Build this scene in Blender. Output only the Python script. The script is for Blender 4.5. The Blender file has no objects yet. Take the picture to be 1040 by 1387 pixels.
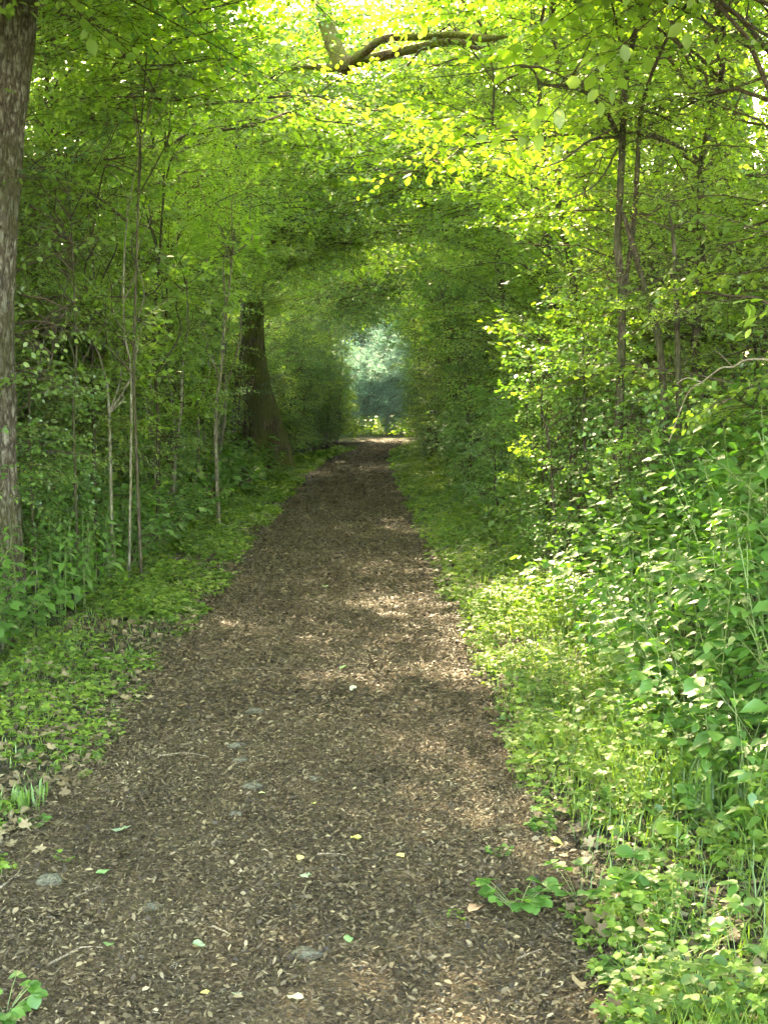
import bpy, math, random
import numpy as np
from mathutils import Vector, Matrix, Euler
R = math.radians
rng = np.random.default_rng(11)
random.seed(11)
SC = bpy.context.scene
COL = SC.collection

# ------------------------------------------------------------------ camera
EYE = 1.6
FPX = 1700.0
PITCH = math.atan((693.5 - 537) / FPX)
YAW = math.atan((520 - 497) / FPX)
cd = bpy.data.cameras.new('camera')
cam = bpy.data.objects.new('camera', cd); COL.objects.link(cam)
cam.location = (0, 0, EYE)
cam.rotation_euler = (R(90) - PITCH, 0, -YAW)
cd.sensor_fit = 'VERTICAL'; cd.sensor_height = 24; cd.lens = 24 * FPX / 1387
cd.clip_start = 0.05; cd.clip_end = 2000
SC.camera = cam
CM = cam.rotation_euler.to_matrix()

# ------------------------------------------------------------------ light
SUN_EL, SUN_AZ = 37, -10          # azimuth from +Y (ahead), negative = left
w = bpy.data.worlds.new('World'); SC.world = w; w.use_nodes = True
nt = w.node_tree; bg = nt.nodes['Background']
sky = nt.nodes.new('ShaderNodeTexSky'); sky.sky_type = 'NISHITA'; sky.sun_disc = False
sky.sun_elevation = R(SUN_EL); sky.sun_rotation = R(SUN_AZ)
sky.dust_density = 2.0
nt.links.new(sky.outputs[0], bg.inputs[0]); bg.inputs[1].default_value = 0.15
sd = bpy.data.lights.new('sun', 'SUN'); sd.energy = 2.8; sd.angle = R(0.6); sd.color = (1.0, 0.93, 0.78)
so = bpy.data.objects.new('sun', sd); COL.objects.link(so)
sdir = Vector((math.sin(R(SUN_AZ)) * math.cos(R(SUN_EL)), math.cos(R(SUN_AZ)) * math.cos(R(SUN_EL)), math.sin(R(SUN_EL))))
so.rotation_euler = sdir.to_track_quat('Z', 'Y').to_euler()
so.location = (0, 0, 30)
vs = SC.view_settings; vs.view_transform = 'Standard'; vs.look = 'None'; vs.gamma = 1; vs.use_curve_mapping = False
vs.use_white_balance = True; vs.white_balance_temperature = 9300; vs.white_balance_tint = 10
vs.exposure = 4.95
cy = SC.cycles
cy.max_bounces = 7; cy.diffuse_bounces = 5; cy.glossy_bounces = 2; cy.transmission_bounces = 5; cy.transparent_max_bounces = 4
cy.volume_bounces = 0
cy.caustics_reflective = False; cy.caustics_refractive = False
cy.use_denoising = True; cy.denoising_prefilter = 'ACCURATE'; cy.denoising_input_passes = 'RGB_ALBEDO_NORMAL'
cy.use_adaptive_sampling = True; cy.adaptive_threshold = 0.012; cy.sample_clamp_indirect = 5

# ------------------------------------------------------------------ basic helpers
def ray(px, py):
    d = Vector(((px - 520) / FPX, -(py - 693.5) / FPX, -1))
    return (CM @ d)
def at(px, py, Y):
    d = ray(px, py); t = Y / d.y
    return Vector((d.x * t, Y, EYE + d.z * t))
def smooth(a, b, x):
    t = np.clip((np.asarray(x, float) - a) / (b - a), 0, 1); return t * t * (3 - 2 * t)
_ph = rng.uniform(0, 6.28, (24,)); _fr = rng.normal(0, 1, (24, 2))
def wav(x, y, f, k=0):
    s = 0
    for i in range(6):
        j = (i + k * 6) % 24
        s = s + np.sin((_fr[j, 0] * x + _fr[j, 1] * y) * f * (1 + .35 * i) + _ph[j])
    return s / 6
YS = [-40, 3, 8, 17, 26, 33, 40, 45, 52, 70, 200]
XL = [-1.29, -1.29, -1.29, -1.33, -1.32, -1.05, -.25, .0, .5, 3, 30]
XR = [.72, .72, .71, .68, .62, .66, 1.05, 1.2, 1.6, 4.2, 31.5]
def xl(y): return np.interp(y, YS, XL) + .07 * wav(y * 0 + 3.1, y, 1.3) + .035 * wav(y * 0, y, 6, 1)
def xr(y): return np.interp(y, YS, XR) + .07 * wav(y * 0 + 9.1, y, 1.4, 2) + .035 * wav(y * 0, y, 6, 3)
def H(x, y):
    x = np.asarray(x, float); y = np.asarray(y, float)
    dr = x - np.interp(y, YS, XR); dl = np.interp(y, YS, XL) - x
    h = .50 * smooth(.45, 2.4, dr) + .22 * smooth(3, 14, dr)
    h = h - (.08 + .22 * np.exp(-((y - 9.2) / 1.0) ** 2)) * smooth(.75, 1.15, dl) + .26 * smooth(1.3, 2.8, dl)
    off = np.maximum(dr, dl)
    h = h + .05 * smooth(.1, 1.2, off) * wav(x, y, 1.8) + .15 * smooth(2, 8, off) * wav(x, y, .5, 1)
    h = h + .012 * wav(x, y, 3.2, 2) + .006 * wav(x, y, 11, 3) - .02 * (1 - smooth(-.5, .1, off)) * 0
    return h
def pxg(px, py):
    d = ray(px, py); z = 0.0
    for _ in range(12):
        t = (z - EYE) / d.z; z = float(H(d.x * t, d.y * t))
    return Vector((d.x * t, d.y * t, z))

def mat(name):
    m = bpy.data.materials.new(name); m.use_nodes = True
    n = m.node_tree; n.nodes.clear()
    out = n.nodes.new('ShaderNodeOutputMaterial')
    return m, n, out
def N(n, t, **kw):
    o = n.nodes.new('ShaderNode' + t)
    for k, v in kw.items():
        if k in ('operation', 'blend_type', 'data_type', 'feature', 'attribute_name', 'noise_dimensions', 'attribute_type'): setattr(o, k, v)
        else: o.inputs[k].default_value = v
    return o
def ramp(n, stops, fac):
    r = n.nodes.new('ShaderNodeValToRGB'); e = r.color_ramp.elements
    while len(e) < len(stops): e.new(.5)
    for i, (p, c) in enumerate(stops):
        e[i].position = p; e[i].color = (*c, 1)
    n.links.new(fac, r.inputs[0]); return r
def math_(n, op, a, b):
    o = n.nodes.new('ShaderNodeMath'); o.operation = op
    for i, v in enumerate((a, b)):
        if isinstance(v, (int, float)): o.inputs[i].default_value = v
        elif v is not None: n.links.new(v, o.inputs[i])
    return o.outputs[0]

def leaf_mat(name, stops, trans=.5, tcol=(1.02, 1.15, .62), gloss=.06, rough=.5, objw=.5):
    m, n, out = mat(name)
    a = N(n, 'Attribute', attribute_name='rnd'); oi = n.nodes.new('ShaderNodeObjectInfo')
    f = math_(n, 'ADD', math_(n, 'MULTIPLY', a.outputs['Fac'], 1 - objw), math_(n, 'MULTIPLY', oi.outputs['Random'], objw))
    r = ramp(n, stops, f)
    tm = n.nodes.new('ShaderNodeMix'); tm.data_type = 'RGBA'; tm.blend_type = 'MULTIPLY'; tm.clamp_result = False; tm.inputs[0].default_value = 1
    n.links.new(r.outputs[0], tm.inputs[6]); tm.inputs[7].default_value = (*[c * 2.3 for c in tcol], 1)
    d = N(n, 'BsdfDiffuse'); t = N(n, 'BsdfTranslucent'); g = N(n, 'BsdfGlossy', Roughness=rough)
    g.inputs['Color'].default_value = (1, 1, 1, 1)
    n.links.new(r.outputs[0], d.inputs[0]); n.links.new(tm.outputs[2], t.inputs[0])
    mx = N(n, 'MixShader', Fac=trans); n.links.new(d.outputs[0], mx.inputs[1]); n.links.new(t.outputs[0], mx.inputs[2])
    mg = N(n, 'MixShader', Fac=gloss); n.links.new(mx.outputs[0], mg.inputs[1]); n.links.new(g.outputs[0], mg.inputs[2])
    n.links.new(mg.outputs[0], out.inputs[0]); return m

M = {}
M['leaf'] = leaf_mat('tree_leaf', [(0, (.06, .115, .016)), (.35, (.10, .175, .022)), (.7, (.16, .245, .032)), (1, (.24, .30, .075))])
M['leaf_cool'] = leaf_mat('cool_tree_leaf', [(0, (.035, .085, .022)), (.5, (.055, .13, .028)), (1, (.10, .18, .035))], trans=.45, tcol=(.95, 1.2, .7))
M['herb'] = leaf_mat('herb_leaf', [(0, (.026, .078, .014)), (.4, (.054, .140, .022)), (.8, (.095, .205, .034)), (1, (.16, .26, .05))], trans=.4, gloss=.045, rough=.45)
M['cover'] = leaf_mat('verge_leaf', [(0, (.035, .085, .014)), (.35, (.075, .145, .02)), (.6, (.13, .215, .028)), (.85, (.17, .245, .035)), (1, (.24, .23, .07))], trans=.35, gloss=.03, objw=.15)
M['grass'] = leaf_mat('grass_blade', [(0, (.05, .11, .02)), (.5, (.10, .19, .03)), (.85, (.16, .23, .045)), (1, (.26, .24, .10))], trans=.35, gloss=.05)
M['bush'] = leaf_mat('bush_leaf', [(0, (.045, .12, .02)), (.5, (.085, .19, .03)), (1, (.16, .27, .05))], trans=.42, gloss=.06, rough=.45)
M['pale'] = leaf_mat('pale_blue_green_leaf', [(0, (.11, .215, .16)), (1, (.20, .32, .25))], trans=.35, tcol=(.8, 1.0, .95))  # paleness of the far haze is put into this leaf colour
M['needle'] = leaf_mat('far_leaf', [(0, (.045, .11, .07)), (1, (.085, .17, .11))], trans=.3, tcol=(.8, 1.1, 1.0))  # teal tint of distant haze painted into the leaves

def litter_mat():
    m, n, out = mat('dry_leaf_litter')
    a = N(n, 'Attribute', attribute_name='rnd')
    r = ramp(n, [(0, (.012, .008, .004)), (.28, (.036, .024, .011)), (.6, (.105, .075, .036)), (.88, (.20, .152, .08)), (1, (.31, .25, .145))], a.outputs['Fac'])
    p = N(n, 'BsdfPrincipled', Roughness=.62); p.inputs['Specular IOR Level'].default_value = .35
    n.links.new(r.outputs[0], p.inputs['Base Color']); n.links.new(p.outputs[0], out.inputs[0]); return m
M['litter'] = litter_mat()

def soil_mat(name, cols, sc=1.0):
    m, n, out = mat(name)
    tc = n.nodes.new('ShaderNodeTexCoord')
    a = N(n, 'TexNoise', Scale=55 * sc, Detail=8, Roughness=.75); b = N(n, 'TexNoise', Scale=2.2 * sc, Detail=5)
    v = N(n, 'TexVoronoi', Scale=70 * sc)
    for q in (a, b, v): n.links.new(tc.outputs['Object'], q.inputs['Vector'])
    f = math_(n, 'ADD', math_(n, 'MULTIPLY', a.outputs[0], .75), math_(n, 'MULTIPLY', b.outputs[0], .35))
    f = math_(n, 'ADD', f, math_(n, 'MULTIPLY', v.outputs['Color'], .25))
    r = ramp(n, cols, f)
    bp = N(n, 'Bump', Strength=.9, Distance=.02)
    n.links.new(math_(n, 'ADD', a.outputs[0], v.outputs['Distance']), bp.inputs['Height'])
    p = N(n, 'BsdfPrincipled', Roughness=.9); p.inputs['Specular IOR Level'].default_value = .2
    n.links.new(r.outputs[0], p.inputs['Base Color']); n.links.new(bp.outputs[0], p.inputs['Normal']); n.links.new(p.outputs[0], out.inputs[0])
    return m
M['path'] = soil_mat('trodden_litter_soil', [(.35, (.010, .007, .004)), (.55, (.045, .030, .014)), (.75, (.11, .078, .038)), (.95, (.20, .15, .08))])
M['ground'] = soil_mat('woodland_soil', [(.35, (.014, .011, .006)), (.55, (.035, .029, .016)), (.75, (.065, .065, .028)), (.95, (.11, .12, .05))], .8)

def bark_mat(name, dark, mid, light, moss=None, mossamt=.5, sx=9., sz=2.6, bump=.03):
    m, n, out = mat(name)
    tc = n.nodes.new('ShaderNodeTexCoord'); mp = n.nodes.new('ShaderNodeMapping'); mp.inputs['Scale'].default_value = (sx, sx, sz)
    n.links.new(tc.outputs['Object'], mp.inputs[0])
    dn = N(n, 'TexNoise', Scale=2.0, Detail=4); n.links.new(mp.outputs[0], dn.inputs['Vector'])
    ad = n.nodes.new('ShaderNodeVectorMath'); ad.operation = 'ADD'; n.links.new(mp.outputs[0], ad.inputs[0]); n.links.new(dn.outputs['Color'], ad.inputs[1])
    v = N(n, 'TexVoronoi', feature='DISTANCE_TO_EDGE', Scale=1.3); n.links.new(ad.outputs[0], v.inputs['Vector'])
    a = N(n, 'TexNoise', Scale=4.0, Detail=8, Roughness=.7); n.links.new(mp.outputs[0], a.inputs['Vector'])
    big = N(n, 'TexNoise', Scale=2.5, Detail=4); n.links.new(tc.outputs['Object'], big.inputs['Vector'])
    crack = math_(n, 'MINIMUM', math_(n, 'MULTIPLY', v.outputs['Distance'], 3.2), 1.0)
    hgt = math_(n, 'MULTIPLY', math_(n, 'ADD', math_(n, 'MULTIPLY', crack, .55), .45), math_(n, 'MULTIPLY', math_(n, 'SUBTRACT', a.outputs[0], .18), 1.9))
    r = ramp(n, [(.16, dark), (.42, mid), (.72, light)], hgt)
    col = r.outputs[0]
    if moss:
        mr = ramp(n, [(.5 - .12 * mossamt, (0, 0, 0)), (.5 - .12 * mossamt + .1, (1, 1, 1))], big.outputs[0])
        mx = n.nodes.new('ShaderNodeMix'); mx.data_type = 'RGBA'; n.links.new(math_(n, 'MULTIPLY', mr.outputs[0], mossamt), mx.inputs[0])
        n.links.new(col, mx.inputs[6])
        mc = ramp(n, [(.3, tuple(c * .5 for c in moss)), (.7, moss)], a.outputs[0]); n.links.new(mc.outputs[0], mx.inputs[7]); col = mx.outputs[2]
    bp = N(n, 'Bump', Strength=1.0, Distance=bump); n.links.new(hgt, bp.inputs['Height'])
    p = N(n, 'BsdfPrincipled', Roughness=.9); p.inputs['Specular IOR Level'].default_value = .15
    n.links.new(col, p.inputs['Base Color']); n.links.new(bp.outputs[0], p.inputs['Normal']); n.links.new(p.outputs[0], out.inputs[0])
    return m
M['bark_big'] = bark_mat('scaly_grey_bark', (.018, .012, .008), (.19, .15, .105), (.48, .44, .35), moss=(.10, .105, .03), mossamt=.55, sx=15, sz=5.5, bump=.06)
M['bark_moss'] = bark_mat('mossy_bark', (.02, .014, .008), (.12, .085, .045), (.22, .17, .10), moss=(.13, .155, .028), mossamt=.85, sx=10, sz=2.2)
M['bark_red'] = bark_mat('red_brown_bark', (.03, .016, .010), (.15, .085, .05), (.3, .18, .11), moss=(.20, .20, .04), mossamt=.8, sx=8, sz=8)
M['bark'] = bark_mat('brown_bark', (.02, .014, .009), (.085, .062, .04), (.17, .14, .10), moss=(.07, .085, .025), mossamt=.5, sx=14, sz=4, bump=.015)
M['bark_pale'] = bark_mat('pale_stem_bark', (.06, .05, .035), (.22, .19, .13), (.38, .34, .25), moss=(.12, .14, .05), mossamt=.4, sx=16, sz=6, bump=.008)
M['twig'] = bark_mat('twig_bark', (.03, .02, .012), (.09, .065, .04), (.16, .12, .08), sx=30, sz=30, bump=.002)
M['stem'] = leaf_mat('green_stem', [(0, (.09, .15, .03)), (1, (.17, .22, .06))], trans=.1, gloss=.05)
M['drytwig'] = bark_mat('dry_twig', (.06, .04, .025), (.18, .14, .09), (.32, .27, .18), sx=40, sz=40, bump=.002)
M['stone'] = soil_mat('grey_green_stone', [(.3, (.05, .048, .03)), (.55, (.10, .095, .06)), (.75, (.17, .16, .105)), (.95, (.25, .235, .16))], 1.2)
M['mossrock'] = bark_mat('moss_cushion', (.08, .10, .015), (.20, .23, .03), (.30, .32, .05), sx=60, sz=60, bump=.01)
def plain(name, c, rough=.5, tr=.25):
    return leaf_mat(name, [(0, tuple(x * .8 for x in c)), (1, tuple(min(1, x * 1.15) for x in c))], trans=tr, gloss=.05, rough=rough)
M['lf_yellow'] = plain('yellow_fallen_leaf', (.62, .58, .16)); M['lf_green'] = plain('green_fallen_leaf', (.16, .30, .10))
M['lf_pale'] = plain('pale_fallen_leaf', (.50, .52, .36)); M['lf_bluegreen'] = plain('pale_green_fallen_leaf', (.25, .34, .19))
M['lf_brown'] = plain('brown_fallen_leaf', (.17, .10, .055))

# ---------------- mesh stamping
def fin(name, V, F3, mats, rnd=None, midx=None, smooth_=False):
    me = bpy.data.meshes.new(name); V = np.ascontiguousarray(V, np.float32); F3 = np.ascontiguousarray(F3, np.int32)
    me.vertices.add(len(V)); me.vertices.foreach_set('co', V.ravel())
    me.loops.add(F3.size); me.loops.foreach_set('vertex_index', F3.ravel())
    me.polygons.add(len(F3)); me.polygons.foreach_set('loop_start', np.arange(0, F3.size, 3, dtype=np.int32))
    for m in mats: me.materials.append(m)
    if midx is not None: me.polygons.foreach_set('material_index', np.ascontiguousarray(midx, np.int32))
    if smooth_: me.polygons.foreach_set('use_smooth', np.ones(len(F3), bool))
    if rnd is not None:
        a = me.attributes.new('rnd', 'FLOAT', 'POINT'); a.data.foreach_set('value', np.ascontiguousarray(rnd, np.float32))
    me.update(calc_edges=True); return me
class MB:
    def __init__(s): s.V = []; s.F = []; s.r = []; s.mi = []; s.n = 0
    def add(s, V, F, rnd=.5, mi=0):
        V = np.asarray(V, float); F = np.asarray(F, int)
        s.V.append(V); s.F.append(F + s.n); s.n += len(V)
        s.r.append(np.broadcast_to(np.asarray(rnd, float), (len(V),)).copy()); s.mi.append(np.full(len(F), mi))
    def stamp(s, T, P, Rm, S, rnd, mi=0):
        """T=(verts,tris); P (n,3); Rm (n,3,3); S (n,) or (n,3)"""
        tv, tf = T; n = len(P)
        if n == 0: return
        S = np.asarray(S, float)
        if S.ndim == 1: S = S[:, None].repeat(3, 1)
        L = tv[None] * S[:, None, :]
        V = np.einsum('nij,nkj->nki', Rm, L) + P[:, None, :]
        F = tf[None] + (np.arange(n) * len(tv))[:, None, None]
        s.V.append(V.reshape(-1, 3)); s.F.append(F.reshape(-1, 3) + s.n); s.n += n * len(tv)
        s.r.append(np.repeat(rnd, len(tv))); s.mi.append(np.full(n * len(tf), mi))
    def tube(s, pts, rad, k=3, mi=0, rnd=.5, cap=False):
        P = np.asarray(pts, float); n = len(P); rad = np.broadcast_to(np.asarray(rad, float), (n,))
        T = np.gradient(P, axis=0); T /= np.linalg.norm(T, axis=1)[:, None] + 1e-9
        ref = np.array([0., 0, 1]) if abs(T[0, 2]) < .8 else np.array([1., 0, 0])
        A = np.cross(T, ref); A /= np.linalg.norm(A, axis=1)[:, None] + 1e-9; B = np.cross(T, A)
        th = np.linspace(0, 2 * np.pi, k, endpoint=False)
        V = P[:, None] + rad[:, None, None] * (np.cos(th)[None, :, None] * A[:, None] + np.sin(th)[None, :, None] * B[:, None])
        F = []
        for i in range(n - 1):
            for j in range(k):
                a = i * k + j; b = i * k + (j + 1) % k; F += [(a, b, b + k), (a, b + k, a + k)]
        if cap:
            V = np.concatenate([V.reshape(-1, 3), P[-1:]]); c = len(V) - 1
            F += [((n - 1) * k + j, (n - 1) * k + (j + 1) % k, c) for j in range(k)]
        s.add(np.asarray(V).reshape(-1, 3), F, rnd, mi)
    def mesh(s, name, mats, smooth_=False):
        return fin(name, np.concatenate(s.V), np.concatenate(s.F), mats, np.concatenate(s.r), np.concatenate(s.mi), smooth_)

def tpl_leaf(rows, droop=.12, fold=.06):
    V = [(0, 0, 0)]; F = []; prev = None
    for t, wd in rows:
        i = len(V); z = -droop * t * t
        V += [(t, wd, z + fold * wd * 3), (t, 0, z), (t, -wd, z + fold * wd * 3)]
        if prev is None: F += [(0, i + 1, i), (0, i + 2, i + 1)]
        else:
            F += [(prev, prev + 1, i + 1), (prev, i + 1, i), (prev + 1, prev + 2, i + 2), (prev + 1, i + 2, i + 1)]
        prev = i
    V.append((1, 0, -droop)); k = len(V) - 1
    F += [(prev, prev + 1, k), (prev + 1, prev + 2, k)]
    return np.array(V, float), np.array(F)
T4 = tpl_leaf([(.42, .33)])
T6 = tpl_leaf([(.25, .27), (.62, .29)])
T8 = tpl_leaf([(.22, .24), (.5, .33), (.78, .19)])
T8N = tpl_leaf([(.18, .27), (.4, .32), (.7, .2)], .25, .1)
TR = tpl_leaf([(.2, .34), (.5, .46), (.8, .34)], .1, .08)
def tpl_lobed():
    ang = [-150, -125, -95, -72, -48, -28, 0, 28, 48, 72, 95, 125, 150]
    rr = [.28, .42, .30, .62, .38, .55, .78, .55, .38, .62, .30, .42, .28]
    V = [(.30, 0, 0)] + [(.30 + r * math.cos(R(a)) * .85, r * math.sin(R(a)) * .85, .05 * math.cos(R(a * 5))) for a, r in zip(ang, rr)]
    F = [(0, i + 1, i + 2) for i in range(len(ang) - 1)]
    return np.array(V, float), np.array(F)
TM = tpl_lobed()
TCHIP = (np.array([(-.5, -.18, 0), (.1, -.30, .06), (.5, .02, -.03), (.05, .27, .08), (-.42, .16, .02)], float), np.array([(0, 1, 3), (1, 2, 3), (0, 3, 4)]))
TCHIP2 = (np.array([(-.5, -.10, 0), (.5, -.06, .05), (.42, .10, 0), (-.4, .12, .06)], float), np.array([(0, 1, 2), (0, 2, 3)]))

def rot(az, pitch, roll):
    """x axis -> leaf direction; az about z, pitch up, roll about own axis"""
    az, pitch, roll = map(np.asarray, (az, pitch, roll))
    ca, sa, cp, sp, cr, sr = np.cos(az), np.sin(az), np.cos(pitch), np.sin(pitch), np.cos(roll), np.sin(roll)
    X = np.stack([ca * cp, sa * cp, sp + 0 * az], -1)
    Yh = np.stack([-sa, ca, 0 * az], -1); Zh = np.cross(X, Yh)
    Y = Yh * cr[..., None] + Zh * sr[..., None]; Z = np.cross(X, Y)
    return np.stack([X, Y, Z], -1)

def ob(name, me, parent=None, loc=(0, 0, 0), rotm=None, scale=1.0, kind=None):
    o = bpy.data.objects.new(name, me); COL.objects.link(o)
    if parent: o.parent = parent
    if rotm is not None:
        m = Matrix.LocRotScale(Vector(loc), Matrix([list(map(float, r)) for r in rotm]).to_quaternion(), Vector((scale,) * 3) if not hasattr(scale, '__len__') else Vector(scale))
        o.matrix_local = m
    else:
        o.location = loc
        if scale != 1.0: o.scale = (scale,) * 3
    if kind: o['kind'] = kind
    return o
def tag(o, label, cat, group=None):
    o['label'] = label; o['category'] = cat
    if group: o['group'] = group
    return o
def empty(name, loc): 
    o = bpy.data.objects.new(name, None); COL.objects.link(o); o.location = loc; o.empty_display_size = .1; return o

# ------------------------------------------------------------------ the setting
def grid_mesh(name, xs, ys, m, zoff=0, fx=None):
    X, Y = np.meshgrid(xs, ys)
    if fx is not None: X = fx(X, Y)
    Z = H(X, Y) + zoff
    V = np.stack([X, Y, Z], -1).reshape(-1, 3); nx, ny = len(xs), len(ys)
    i = np.arange(nx - 1)[None] + nx * np.arange(ny - 1)[:, None]; i = i.ravel()
    F = np.concatenate([np.stack([i, i + 1, i + nx + 1], 1), np.stack([i, i + nx + 1, i + nx], 1)])
    return fin(name, V, F, [m], smooth_=True)
def geo(a, b, n): return a + (b - a) * (np.linspace(0, 1, n) ** 2.2)
xs = np.concatenate([-geo(6, 900, 26)[::-1], np.linspace(-5.9, 5.9, 150), geo(6, 900, 26)])
ys = np.concatenate([np.array([-900, -300, -100, -30, -8, -3]), np.linspace(0, 14, 170), np.linspace(14.2, 60, 150), geo(61, 1200, 24)])
g = ob('ground', grid_mesh('ground', xs, ys, M['ground'], -.004)); g['kind'] = 'structure'
u = np.linspace(0, 1, 60)
pys = np.concatenate([np.linspace(-6, 0, 10), np.linspace(.1, 14, 220), np.linspace(14.2, 47, 150)])
g = ob('path', grid_mesh('path', u, pys, M['path'], .004, lambda X, Y: xl(Y) + (xr(Y) - xl(Y)) * X)); g['kind'] = 'structure'

# ---- loose leaf litter on the path
mb = MB()
def inview(x, y, pad=.25): 
    return (np.abs(x - .0135 * y) < .306 * y + pad) & (y > 2.7)
def scatter_litter(y0, y1, dens, smin, smax, side=.0):
    area = (y1 - y0) * 3.2; n = int(dens * area)
    y = rng.uniform(y0, y1, n); x = rng.uniform(-1.55, 1.45, n)
    a, b = xl(y) - side, xr(y) + side
    k = inview(x, y) & (x > a - .12 * rng.random(n)) & (x < b + .12 * rng.random(n)); x, y = x[k], y[k]; n = len(x)
    s = smin * (smax / smin) ** (rng.random(n) ** 1.6)
    z = H(x, y) + .004 + rng.random(n) * .022
    Rm = rot(rng.uniform(0, 6.28, n), rng.normal(0, .30, n), rng.normal(0, .42, n))
    patch = .5 + .9 * wav(x, y, 1.3, 1) + .5 * wav(x, y, 5, 2)
    r = np.clip(rng.beta(1.1, 1.6, n) * .9 + .16 * patch - .01, 0, 1)
    q = rng.random(n) < .6
    S = np.stack([s, s * rng.uniform(.25, 1.0, n), s * rng.uniform(.5, 2.5, n)], 1)
    P = np.stack([x, y, z], 1)
    mb.stamp(TCHIP, P[q], Rm[q], S[q], r[q]); mb.stamp(TCHIP2, P[~q], Rm[~q], S[~q], r[~q])
scatter_litter(2.8, 6, 13000, .007, .030)
scatter_litter(6, 10, 5600, .012, .040)
scatter_litter(10, 18, 2600, .018, .05)
scatter_litter(18, 46, 420, .03, .075)
g = ob('leaf_litter', mb.mesh('leaf_litter', [M['litter']]), kind='stuff')
tag(g, 'brown crumbled leaf litter carpeting the whole trodden path', 'leaf litter')
# litter at the verges
mb = MB()
n = 26000; y = 2.8 + 26 * rng.random(n) ** 1.8; sgn = rng.random(n) < .5
d = rng.random(n) * 1.1
x = np.where(sgn, xl(y) - d, xr(y) + d); k = inview(x, y); x, y = x[k], y[k]; n = len(x)
s = rng.uniform(.015, .05, n) * (1 + y / 30)
mb.stamp(TCHIP, np.stack([x, y, H(x, y) + .008 + .012 * rng.random(n)], 1), rot(rng.uniform(0, 6.28, n), rng.normal(0, .3, n), rng.normal(0, .3, n)), np.stack([s, s, s * 2], 1), np.clip(rng.beta(2, 2, n), 0, 1))
n = 3600; y = 2.8 + 14 * rng.random(n) ** 1.5; x = rng.uniform(-2.5, 2.2, n); k = inview(x, y) & ((x < xl(y) + .15) | (x > xr(y) - .12)); x, y = x[k], y[k]; n = len(x)
mb.stamp(TM, np.stack([x, y, H(x, y) + .02 + .05 * rng.random(n) ** 2], 1), rot(rng.uniform(0, 6.28, n), rng.normal(0, .25, n), rng.normal(0, .3, n)), rng.uniform(.04, .07, n), rng.uniform(.45, .95, n))
g = ob('verge_litter', mb.mesh('verge_litter', [M['litter']]), kind='stuff')
tag(g, 'dry brown leaves lying among the low plants of both verges', 'leaf litter')

# ------------------------------------------------------------------ boughs (leafy branch meshes shared by all trees)
def bough(seed, L=2.4, leaf=.06, tpl=T4, leafm='leaf', lstep=.045, flat=.25, sub=.15, tw=.11, thin=1.0):
    r = np.random.default_rng(seed); m = MB(); lp = []; la = []
    n = 9; t = np.linspace(0, 1, n)
    side = np.cumsum(r.normal(0, .05, n)) * L * .5; up = L * (.12 * np.sin(t * 2.2) - .14 * t * t) + np.cumsum(r.normal(0, .015, n)) * L
    ax = np.stack([t * L, side - side[0], up - up[0]], 1)
    m.tube(ax, np.linspace(.016, .003, n) * L / 2.4, 4, 1)
    def along(P, u):
        q = u * (len(P) - 1); i = min(int(q), len(P) - 2); f = q - i
        return P[i] * (1 - f) + P[i + 1] * f, P[i + 1] - P[i]
    def leaves(P, ln, az, k0=.15):
        k = max(1, int(ln / lstep * thin)); sgn = 1
        for j in range(k):
            p, dv = along(P, k0 + (1 - k0) * (j + r.random() * .5) / k); sgn = -sgn
            lp.append(p + r.normal(0, .012, 3)); la.append(az + sgn * r.uniform(.5, 1.2))
        p, _ = along(P, 1.0); lp.append(p); la.append(az)
    s = .10; sg = 1
    while s < .98:
        p, dv = along(ax, s); az0 = math.atan2(dv[1], dv[0]); sg = -sg
        az = az0 + sg * r.uniform(.6, 1.15); ln = L * (.16 + .42 * (1 - s) * r.uniform(.6, 1.15)); pz = r.normal(.08, flat)
        tt = np.linspace(0, 1, 5)[:, None]; dr = np.array([math.cos(az), math.sin(az), pz])
        P = p + tt * ln * dr + np.array([0, 0, -1]) * (tt ** 2) * ln * .18 + np.cumsum(r.normal(0, .018, (5, 3)), 0) * ln
        P[0] = p
        m.tube(P, np.linspace(.006, .0018, 5), 3, 1)
        leaves(P, ln * .6, az, .5)
        q = .15; s2 = 1
        while q < 1:
            p2, d2 = along(P, q); s2 = -s2; a2 = az + s2 * r.uniform(.5, 1.1); l2 = r.uniform(.14, .34) * (1.15 - q * .5)
            d3 = np.array([math.cos(a2), math.sin(a2), r.normal(0, flat)]); t3 = np.linspace(0, 1, 3)[:, None]
            P2 = p2 + t3 * l2 * d3 + np.array([0, 0, -1]) * t3 ** 2 * l2 * .2
            m.tube(P2, [.0025, .002, .001], 3, 1); leaves(P2, l2, a2)
            q += tw / ln * r.uniform(.7, 1.4)
        s += sub / L * r.uniform(.7, 1.4)
    lp = np.array(lp); la = np.array(la); k = len(lp)
    m.stamp(tpl, lp, rot(la, r.normal(-.30, .35, k), r.normal(0, .42, k)), leaf * r.uniform(.6, 1.25, k), r.beta(2, 2.2, k), 0)
    return m.mesh('leafy_branch', [M[leafm], M['twig']]), k
BO = [bough(100 + i, leaf=lf, lstep=ls, tpl=T6)[0] for i, (lf, ls) in enumerate([(.05, .04), (.06, .045), (.068, .05), (.085, .062), (.058, .045)])]
BF = [bough(200 + i, leaf=.05, flat=.4, leafm='leaf_cool')[0] for i in range(3)]
BM_ = [bough(300 + i, L=1.8, leaf=.15, tpl=TM, lstep=.10, sub=.22, tw=.2, leafm='leaf')[0] for i in range(2)]
BS = [bough(400 + i, leaf=.06, tpl=T6, thin=.35, flat=.35)[0] for i in range(3)]          # sparse
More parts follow.
